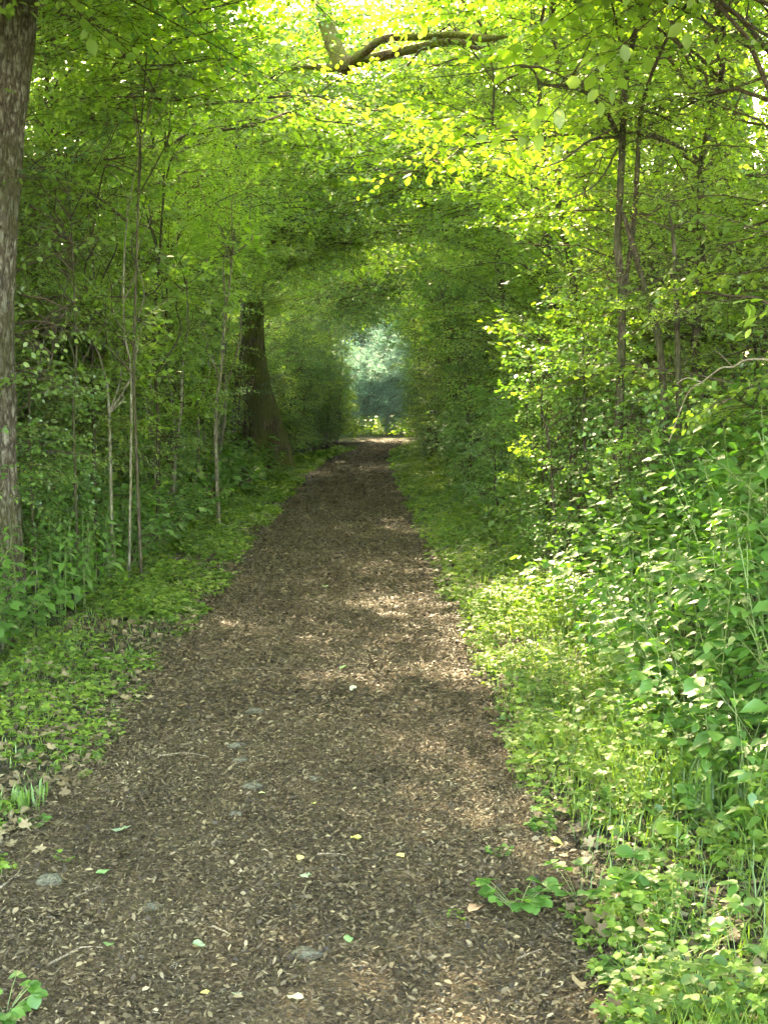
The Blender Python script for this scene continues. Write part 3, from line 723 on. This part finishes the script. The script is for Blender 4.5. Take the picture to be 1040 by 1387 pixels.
def put_herb(kind, x, y, h, r, label, group, detail, name):
    pl = PROTO[kind]; cand = sorted(range(len(pl)), key=lambda i: abs(pl[i][0] - h) + r.random() * .25 * h)[0]
    hh, (sm, lmesh, lv, _, _) = pl[cand]; s = h / hh
    root = empty(name, (x, y, float(H(x, y)) - .01)); root.rotation_euler = (r.normal(0, .06), r.normal(0, .06), r.uniform(0, 6.28)); root.scale = (s, s, s)
    tag(root, label, 'plant', group)
    ob('stem', sm, root)
    if detail:
        for p, a, pi_, ro, sz in lv:
            ob('leaf', LM[kind][int(r.integers(3))], root, p, rot(a, pi_, ro), sz * r.uniform(.9, 1.1))
    else: ob('leaves', lmesh, root, kind='stuff')
    return root
# candidate spots for undergrowth
def edge_r(y): return np.interp(y, [3, 5, 6, 8, 10, 17, 30, 45], [1.40, 1.30, 1.26, 1.32, 1.38, 1.38, 1.5, 1.6])
def edge_l(y): return np.interp(y, [3, 6, 8, 9, 14, 20, 32, 40], [-2.4, -2.4, -2.3, -2.1, -1.98, -1.9, -1.85, -1.3])
r = np.random.default_rng(5); spots = []
def hmax(side, d, y):
    if side > 0: return np.interp(d, [0, .35, 1.0], [.5, .9, 1.2]) * np.interp(y, [3, 5, 7, 14, 30], [.8, 1.0, 1.05, 1.0, .8])
    return np.interp(d, [0, .3, 1.0], [.75, 1.05, 1.2]) * np.interp(y, [6, 9, 14, 30], [.85, 1.0, 1.0, .9])
for side in (1, -1):
    y = 3.2 if side > 0 else 6.0
    for _ in range(8000):
        yy = y + (42 - y) * r.random() ** 1.7; dd = r.random() ** 1.7 * 3.2
        x = float(edge_r(yy)) + dd if side > 0 else float(edge_l(yy)) - dd
        if not bool(inview(np.array(x), np.array(yy), .35)): continue
        if side < 0 and -.9 < x + 2.45 < .25 and 8.6 < yy < 10.0 : 
            if r.random() < .8: continue
        spots.append((yy, x, dd, side, r.random()))
# thin to density limit
spots.sort(key=lambda s: s[0]); keep = []; cell = {}
for s in spots:
    sp = np.interp(s[0], [3, 8, 20, 40], [.10, .115, .20, .33]) ; kx, ky = int(s[1] / sp), int(s[0] / sp)
    if (kx, ky, s[3]) in cell: continue
    cell[(kx, ky, s[3])] = 1; keep.append(s)
print('undergrowth spots', len(keep))
# show largest first: near, front rows
keep.sort(key=lambda s: s[0] + s[2] * 1.5)
SG = {('nettle', 1): ('green nettle with paired toothed leaves in the thicket on the right bank', 'nettles on the right bank'),
      ('nettle', -1): ('green nettle with paired leaves in the undergrowth left of the path', 'nettles left of the path'),
      ('broad', 1): ('bushy three-leaflet plant in the thicket on the right bank', 'three-leaflet plants on the right bank'),
      ('broad', -1): ('bushy three-leaflet plant in the undergrowth left of the path', 'three-leaflet plants left of the path')}
cnt = {}; rest = MB(); ndet = 0
for (yy, x, dd, side, q) in keep:
    patch = wav(np.array(x), np.array(yy), 1.1, 3); kind = 'nettle' if patch + (q - .5) * .6 > -.05 else 'broad'
    h = float(hmax(side, dd, yy)) * r.uniform(.65, 1.1)
    key = (kind, side); c = cnt.get(key, 0)
    if c < 150:
        cnt[key] = c + 1; det = yy < 7.6 and ndet < 75
        if det: ndet += 1
        lab, grp = SG[key]; put_herb(kind, x, yy, h, r, lab, grp, det, 'nettle' if kind == 'nettle' else 'leafy_plant')
    else:
        pl = PROTO[kind]; hh, pr = pl[int(r.integers(len(pl)))]; s = h / hh; lv = pr[2]
        a = r.uniform(0, 6.28); ca, sa = math.cos(a), math.sin(a); Rz = np.array([[ca, -sa, 0], [sa, ca, 0], [0, 0, 1]])
        P = np.array([l[0] for l in lv]) @ Rz.T * s + np.array([x, yy, float(H(x, yy))])
        ssz = np.array([l[4] for l in lv]) * s * (1.15 if yy > 15 else 1)
        RR = rot(np.array([l[1] for l in lv]) + a, np.array([l[2] for l in lv]), np.array([l[3] for l in lv]))
        rest.stamp(T4 if yy > 10 else T8, P, RR, ssz, r.beta(2, 2, len(lv)))
if rest.n:
    g = ob('undergrowth', rest.mesh('undergrowth', [M['herb']]), kind='stuff'); tag(g, 'dense green undergrowth running back into the wood on both sides', 'undergrowth')
fr = MB(); q = np.random.default_rng(88)
for i in range(900):
    yy = q.uniform(41.5, 58); x = q.uniform(-5, 7)
    if yy < 47 and abs(x - (np.interp(yy, YS, XL) + np.interp(yy, YS, XR)) / 2) < .75 + q.random() * .3: continue
    pl = PROTO['nettle']; hh, pr = pl[int(q.integers(len(pl)))]; s = q.uniform(.5, .95) / hh; lv = pr[2]
    P = np.array([l[0] for l in lv]) * s + np.array([x, yy, float(H(x, yy))])
    fr.stamp(T4, P, rot(np.array([l[1] for l in lv]), np.array([l[2] for l in lv]), np.array([l[3] for l in lv])), np.array([l[4] for l in lv]) * s * 1.6, q.beta(2, 2, len(lv)))
g = ob('far_undergrowth', fr.mesh('far_undergrowth', [M['cover']]), kind='stuff'); tag(g, 'bright pale green herbs across the far end of the path', 'undergrowth')
print('herbs', cnt, 'rest tris', sum(len(f) for f in rest.F), 'det', ndet)

# low cover on verges, one mass
mb = MB(); r = rng
def cover(side, y0, y1, n, wfun, hs, lush):
    y = y0 + (y1 - y0) * r.random(n) ** 1.5; f = r.random(n); wd = wfun(y)
    x = xr(y) - .10 + f * wd if side > 0 else xl(y) + .10 - f * wd
    pn = 1.3 * wav(x, y, 2.6, 2) + .9 * wav(x, y, 9, 1) + lush - .35 * (1 - smooth(0, .2, f))
    k = inview(x, y) & (pn + r.normal(0, .18, n) > 0); x, y, f, pn = x[k], y[k], f[k], pn[k]; n = len(x)
    hgt = (hs * (.35 + .9 * f)) * r.uniform(.3, 1.5, n) ** 1.2 * np.clip(.4 + 1.1 * pn, .35, 1.7)
    z0 = H(x, y)
    # each sprig: three leaflets at the tip, thin stalk
    a = r.uniform(0, 6.28, n); tip = np.stack([x + np.cos(a) * hgt * .4, y + np.sin(a) * hgt * .4, z0 + hgt], 1)
    s = r.uniform(.016, .036, n) * (1 + np.clip(y - 6, 0, 30) * .07)
    c = np.clip(r.beta(1.6, 1.6, n) + .3 * wav(x, y, 2.2, 0), 0, 1)
    for da in (-1.3, 0, 1.3, 3.1):
        mb.stamp(T4 if da else TR, tip, rot(a + da + r.normal(0, .2, n), r.normal(0, .25, n), r.normal(0, .3, n)), s * r.uniform(.7, 1.2, n), c)
    near = y < 9
    for i in np.nonzero(near)[0][:5000]:
        b0 = np.array([x[i], y[i], z0[i]]); t0 = tip[i]; w_ = np.array([.0014, 0, 0])
        mb.add([b0 - w_, b0 + w_, t0], [(0, 1, 2)], .8)
cover(1, 2.9, 9, 7500, lambda y: edge_r(y) - .72 + .25, .17, .28)
cover(1, 9, 38, 14000, lambda y: edge_r(y) - .72 + .35, .10, .38)
cover(-1, 2.9, 9, 8000, lambda y: -1.29 - edge_l(y) + .1, .06, .22)
cover(-1, 9, 38, 16000, lambda y: -1.29 - edge_l(y) + .2, .07, .42)
g = ob('verge_ground_cover', mb.mesh('verge_ground_cover', [M['cover']]), kind='stuff'); tag(g, 'low yellow-green clover-like plants covering both path verges', 'ground cover')
# grass blades
mb = MB()
def blades(x, y, h, wd, curl, rn):
    n = len(x); a = r.uniform(0, 6.28, n); L = h * curl; z = H(x, y)
    p0 = np.stack([x, y, z], 1); d = np.stack([np.cos(a), np.sin(a), 0 * a], 1); sdv = np.stack([-np.sin(a), np.cos(a), 0 * a], 1) * wd[:, None]
    p1 = p0 + d * (L * .3)[:, None] + np.array([0, 0, 1]) * (h * .6)[:, None]; p2 = p0 + d * L[:, None] + np.array([0, 0, 1]) * (h * (1 - .25 * curl))[:, None]
    V = np.stack([p0 - sdv, p0 + sdv, p1 - sdv * .8, p1 + sdv * .8, p2], 1).reshape(-1, 3)
    F = (np.array([(0, 1, 3), (0, 3, 2), (2, 3, 4)])[None] + (np.arange(n) * 5)[:, None, None]).reshape(-1, 3)
    mb.add(V, F, np.repeat(rn, 5))
def grass(side, n, y0, y1, wfun, h0, h1):
    y = y0 + (y1 - y0) * r.random(n) ** 1.4; f = r.random(n); x = (xr(y) + f * wfun(y)) if side > 0 else (xl(y) - f * wfun(y))
    k = inview(x, y) & (wav(x, y, 3, 1) + r.normal(0, .3, n) + .25 > 0); x, y, f = x[k], y[k], f[k]; n = len(x)
    blades(x, y, r.uniform(h0, h1, n) * (.5 + f), r.uniform(.0012, .003, n) * (1 + y * .05), r.uniform(.3, 1.1, n), r.random(n))
grass(1, 14000, 3, 36, lambda y: edge_r(y) - .72 + .3, .04, .2)
grass(-1, 16000, 3, 38, lambda y: -1.29 - edge_l(y) + .2, .03, .09)
g = ob('verge_grass', mb.mesh('verge_grass', [M['grass']]), kind='stuff'); tag(g, 'thin short grass blades growing through both path verges', 'grass')

def tuft(px, py, label, n, h, spread):
    global mb
    p = pxg(px, py); mb = MB(); x = r.normal(p.x, spread, n); y = r.normal(p.y, spread * 1.3, n)
    blades(x, y, r.uniform(.55, 1, n) * h, r.uniform(.003, .006, n), r.uniform(.1, .55, n), r.random(n) * .6)
    me = mb.mesh('blades', [M['grass']]); me.transform(Matrix.Translation(-p))
    root = empty('grass_tuft', p); tag(root, label, 'grass'); ob('blades', me, root, kind='stuff')
tuft(745, 735, 'tall arching grass tuft between the right-hand bushes and nettles', 320, .95, .13)
tuft(800, 690, 'tallest upright grass tuft, rising behind the nettles on the right', 200, 1.2, .10)
tuft(965, 1095, 'fine straw-tinted grass tuft at the foot of the right bank', 260, .28, .10)
tuft(330, 690, 'short grass tuft on the left verge beside the undergrowth', 120, .25, .12)
tuft(34, 1090, 'small pale grass tuft on the near left verge', 70, .10, .04)

# hero small plants on or beside the path
HP = [(700, 1235, .13, 'rosette', 'dark green leafy plant spreading onto the path at the lower right', 1.5),
      (785, 1225, .15, 'rosette', 'small bright plant right beside the dark green one on the path edge', 1.2),
      (675, 1158, .05, 'rosette', 'tiny two-leaved seedling on the bare path edge', .8),
      (735, 1125, .07, 'rosette', 'small creeping plant with one round leaf at the path edge', .9),
      (620, 1245, .04, 'low', 'tiny yellow-green seedling left of the dark green path plant', .6),
      (1000, 1340, .26, 'broad', 'broad-leaved plant in the bottom right corner', 1), (935, 1290, .20, 'broad', 'upright plant just left of the bottom corner plant', 1),
      (1015, 1255, .28, 'broad', 'leafy plant above the bottom corner plant at the right edge', 1), (905, 1385, .13, 'broad', 'low leafy plant at the bottom edge, lower right', 1),
      (850, 1330, .09, 'rosette', 'pale small plant on leaf litter near the bottom edge', 1), (870, 1215, .2, 'rosette', 'clump of round leaves on the near right verge', 1.1),
      (960, 1180, .24, 'broad', 'upright three-leaflet plant on the near right verge', 1), (8, 1375, .10, 'rosette', 'green plant peeping in at the bottom left corner', 1),
      (45, 1120, .06, 'rosette', 'small yellow-green plant on the near left verge edge', 1), (88, 1165, .04, 'low', 'tiny seedling beside the grey stone', .8)]
for px, py, h, kind, lab, sc in HP:
    p = pxg(px, py); o = put_herb(kind, p.x, p.y, h, np.random.default_rng(px), lab, None, True, 'small_plant' if kind in ('low', 'rosette') else 'leafy_plant')
# stand-alone near right verge plants filling towards the corner
for i in range(60):
    q = np.random.default_rng(6000 + i); y = 3.0 + 3.4 * q.random(); x = q.uniform(.86, 1.6)
    if x > edge_r(y) + .1 or not bool(inview(np.array(x), np.array(y), .05)): continue
    put_herb(('low', 'rosette', 'broad', 'nettle')[int(q.integers(4))], x, y, q.uniform(.10, .24) * (.6 + .8 * (x - .8)), q, 'small leafy plant of the crowded near right verge', 'small plants on the near right verge', True, 'small_plant')

# moss lump
p = pxg(835, 862); m = MB(); th = np.linspace(0, 2 * np.pi, 18, endpoint=False)
V = [(0, 0, .11)]; F = []
for i, (rr_, zz_) in enumerate([(.04, .105), (.075, .08), (.09, .04), (.095, -.02)]):
    for t in th: V.append((rr_ * math.cos(t) * (1 + .12 * math.sin(3 * t + i)), rr_ * .8 * math.sin(t), zz_ * (1 + .15 * math.sin(5 * t))))
for j in range(18): F.append((0, 1 + j, 1 + (j + 1) % 18))
for i in range(3):
    for j in range(18):
        a = 1 + i * 18 + j; b_ = 1 + i * 18 + (j + 1) % 18; F += [(a, a + 18, b_ + 18), (a, b_ + 18, b_)]
m.add(V, F); o = ob('mossy_stone', m.mesh('mossy_stone', [M['mossrock']], True), None, p + Vector((0, 0, .12))); tag(o, 'yellow-green moss cushion over a stone in the right bank', 'stone')

# ------------------------------------------------------------------ single things on the path
def flat_leaf(px, py, sz, tp, mt, label, name='fallen_leaf', cat='leaf', az=None, lift=.026):
    p = pxg(px, py); q = np.random.default_rng(px * 7 + py); m = MB(); V = tp[0] * sz; V = V - V.mean(0); V[:, 2] += q.normal(0, sz * .05, len(V))
    m.add(V, tp[1], q.random()); o = ob(name, m.mesh(name, [M[mt]], True), None, p + Vector((0, 0, lift)), rot(q.uniform(0, 6.28) if az is None else az, q.normal(0, .12), q.normal(0, .12)), 1.0); tag(o, label, cat)
for a in [(165, 1131, .075, TM, 'lf_bluegreen', 'pale green lobed leaf lying on the path near the left verge'),
          (140, 1190, .05, T8, 'lf_green', 'narrow green leaf lying just right of the big grey stone'),
          (270, 1290, .04, TR, 'lf_bluegreen', 'small pale green leaf on the path, lower left centre'),
          (148, 1290, .05, T8, 'lf_green', 'yellowish green leaf at the tip of the long forked twig'),
          (415, 1196, .045, TM, 'lf_bluegreen', 'small blue-green lobed leaf in the middle of the path'),
          (482, 1143, .045, TR, 'lf_yellow', 'creamy yellow leaf, larger of the two yellow ones mid path'),
          (407, 1171, .03, TR, 'lf_yellow', 'round pale yellow leaf just above the blue-green lobed leaf'),
          (278, 1356, .028, TR, 'lf_yellow', 'small yellow leaf lying near the bottom edge, left'),
          (472, 1283, .045, T8, 'lf_green', 'yellow-green leaf beside the dark hollow low on the path'),
          (542, 1168, .032, TR, 'lf_yellow', 'bright yellow leaf on the path toward its right side'),
          (465, 909, .055, TR, 'lf_green', 'upturned green leaf mid path, farther up'),
          (478, 938, .06, T8, 'lf_pale', 'greyish pale leaf mid path, above the stones'),
          (355, 1082, .03, TR, 'lf_pale', 'whitish small leaf just below the pair of flat stones'),
          (245, 962, .07, T8, 'lf_brown', 'light brown leaf left of the row of flat stones'),
          (425, 1096, .025, TR, 'lf_yellow', 'tiny yellow leaf beside a dark stone mid path'),
          (440, 798, .07, TM, 'lf_bluegreen', 'pale leaf far up the middle of the path'),
          (726, 1105, .05, TR, 'lf_green', 'round bright green leaf lying at the right path edge'),
          (754, 1148, .055, T8, 'lf_yellow', 'yellow-green pointed leaf under the small creeping plant'),
          (645, 1240, .08, T8, 'lf_brown', 'reddish brown leaf left of the dark green path plant'),
          (845, 1385, .09, TM, 'lf_brown', 'pale brown dead leaf at the bottom edge, right'),
          (835, 1222, .06, TM, 'lf_brown', 'curled brown leaf between the small verge plants'),
          (320, 1358, .035, TR, 'lf_pale', 'small buff leaf at the bottom of the path'),
          (400, 1362, .05, T8, 'lf_bluegreen', 'green-grey leaf at the bottom edge of the path')]:
    flat_leaf(*a)
def stone(px, py, a, b_, h, label, az=0., mt='stone'):
    h *= .75
    p = pxg(px, py); q = np.random.default_rng(px + py); k = 12; th = np.linspace(0, 2 * np.pi, k, endpoint=False); w_ = 1 + q.normal(0, .2, k); V = [(0, 0, h)]; F = []
    for rr_, zz_ in [(.6, .95), (.92, .6), (1, -.3)]:
        for j, t in enumerate(th): V.append((a * rr_ * w_[j] * math.cos(t), b_ * rr_ * w_[j] * math.sin(t), h * zz_ * (1 + q.normal(0, .15))))
    for j in range(k): F.append((0, 1 + j, 1 + (j + 1) % k))
    for i in range(2):
        for j in range(k):
            A = 1 + i * k + j; B = 1 + i * k + (j + 1) % k; F += [(A, A + k, B + k), (A, B + k, B)]
    m = MB(); m.add(V, F); o = ob('stone', m.mesh('stone', [M[mt]], False), None, p + Vector((0, 0, .010))); o.rotation_euler = (0, 0, az); tag(o, label, 'stone')
stone(65, 1197, .042, .032, .026, 'raised pale grey stone on the path near the left verge', .2)
stone(345, 966, .05, .035, .017, 'grey-green flat stone, farthest of the row on the path', .5)
stone(322, 1013, .045, .03, .017, 'grey-green flat stone, second farthest in the row', .3)
stone(324, 1033, .035, .02, .016, 'slim grey flat stone in the middle of the row', .3)
stone(342, 1068, .045, .03, .017, 'broad grey flat stone nearest in the row', -.3)
stone(320, 1106, .02, .015, .014, 'small dim stone below the row of flat stones', -.3)
stone(415, 1296, .05, .03, .016, 'dull grey-green flat stone low in the middle of the path', -.2)
stone(205, 1233, .03, .02, .015, 'dark greenish flat stone left of the path middle', .1)
stone(427, 1058, .025, .02, .015, 'greenish stone right of the flat stone row', .1)
def ptwig(pts, rad, label, mt='drytwig'):
    P = [pxg(*q) + Vector((0, 0, .024)) for q in pts]; b0 = P[0].copy(); m = MB(); limb(m, [q - b0 for q in P], np.linspace(rad, rad * .4, len(P)), 6)
    o = ob('twig', m.mesh('twig', [M[mt]], True), None, b0); tag(o, label, 'twig')
ptwig([(66, 1318), (95, 1302), (112, 1294), (140, 1294)], .004, 'long pale forked twig on the lower left of the path')
ptwig([(-5, 1216), (10, 1205), (25, 1192)], .005, 'short grey twig lying at the left picture edge')
ptwig([(215, 1031), (250, 1027), (280, 1031)], .004, 'thin bent twig left of the flat stones')
ptwig([(330, 911), (370, 910), (420, 912)], .005, 'dark thin twig lying across the upper path', 'twig')
ptwig([(430, 1166), (450, 1165), (470, 1167)], .004, 'reddish twig on the path above the blue-green leaf')
ptwig([(98, 1226), (118, 1218), (134, 1210)], .003, 'small twig below the green narrow leaf')
ptwig([(288, 1265), (300, 1270), (313, 1276)], .004, 'stubby pale twig beside the dark hollow')
ptwig([(700, 1310), (715, 1303), (731, 1297)], .004, 'pale straw-coloured twig right of the path centre, low')
ptwig([(405, 672), (418, 671), (432, 672)], .012, 'long pale stick lying far up the path')

# ------------------------------------------------------------------ haze
HZ = .0003
def haze():
    me = bpy.data.meshes.new('haze'); a, b_, c, d, e, f = -60, 60, -4, 130, -2.5, 22
    V = [(x, y, z) for x in (a, b_) for y in (c, d) for z in (e, f)]
    me.from_pydata(V, [], [(0, 1, 3, 2), (4, 6, 7, 5), (0, 4, 5, 1), (2, 3, 7, 6), (0, 2, 6, 4), (1, 5, 7, 3)]); me.update()
    m = bpy.data.materials.new('pale_air'); m.use_nodes = True; n = m.node_tree; n.nodes.clear(); out = n.nodes.new('ShaderNodeOutputMaterial')
    v = n.nodes.new('ShaderNodeVolumePrincipled'); v.inputs['Color'].default_value = (.72, .95, 1, 1); v.inputs['Density'].default_value = HZ
    n.links.new(v.outputs[0], out.inputs['Volume']); me.materials.append(m)
    o = ob('haze', me, kind='stuff'); tag(o, 'thin bluish haze filling the air along the path', 'haze')
haze()
print('objects', len(bpy.data.objects), 'tris', sum(len(m.polygons) for m in bpy.data.meshes))
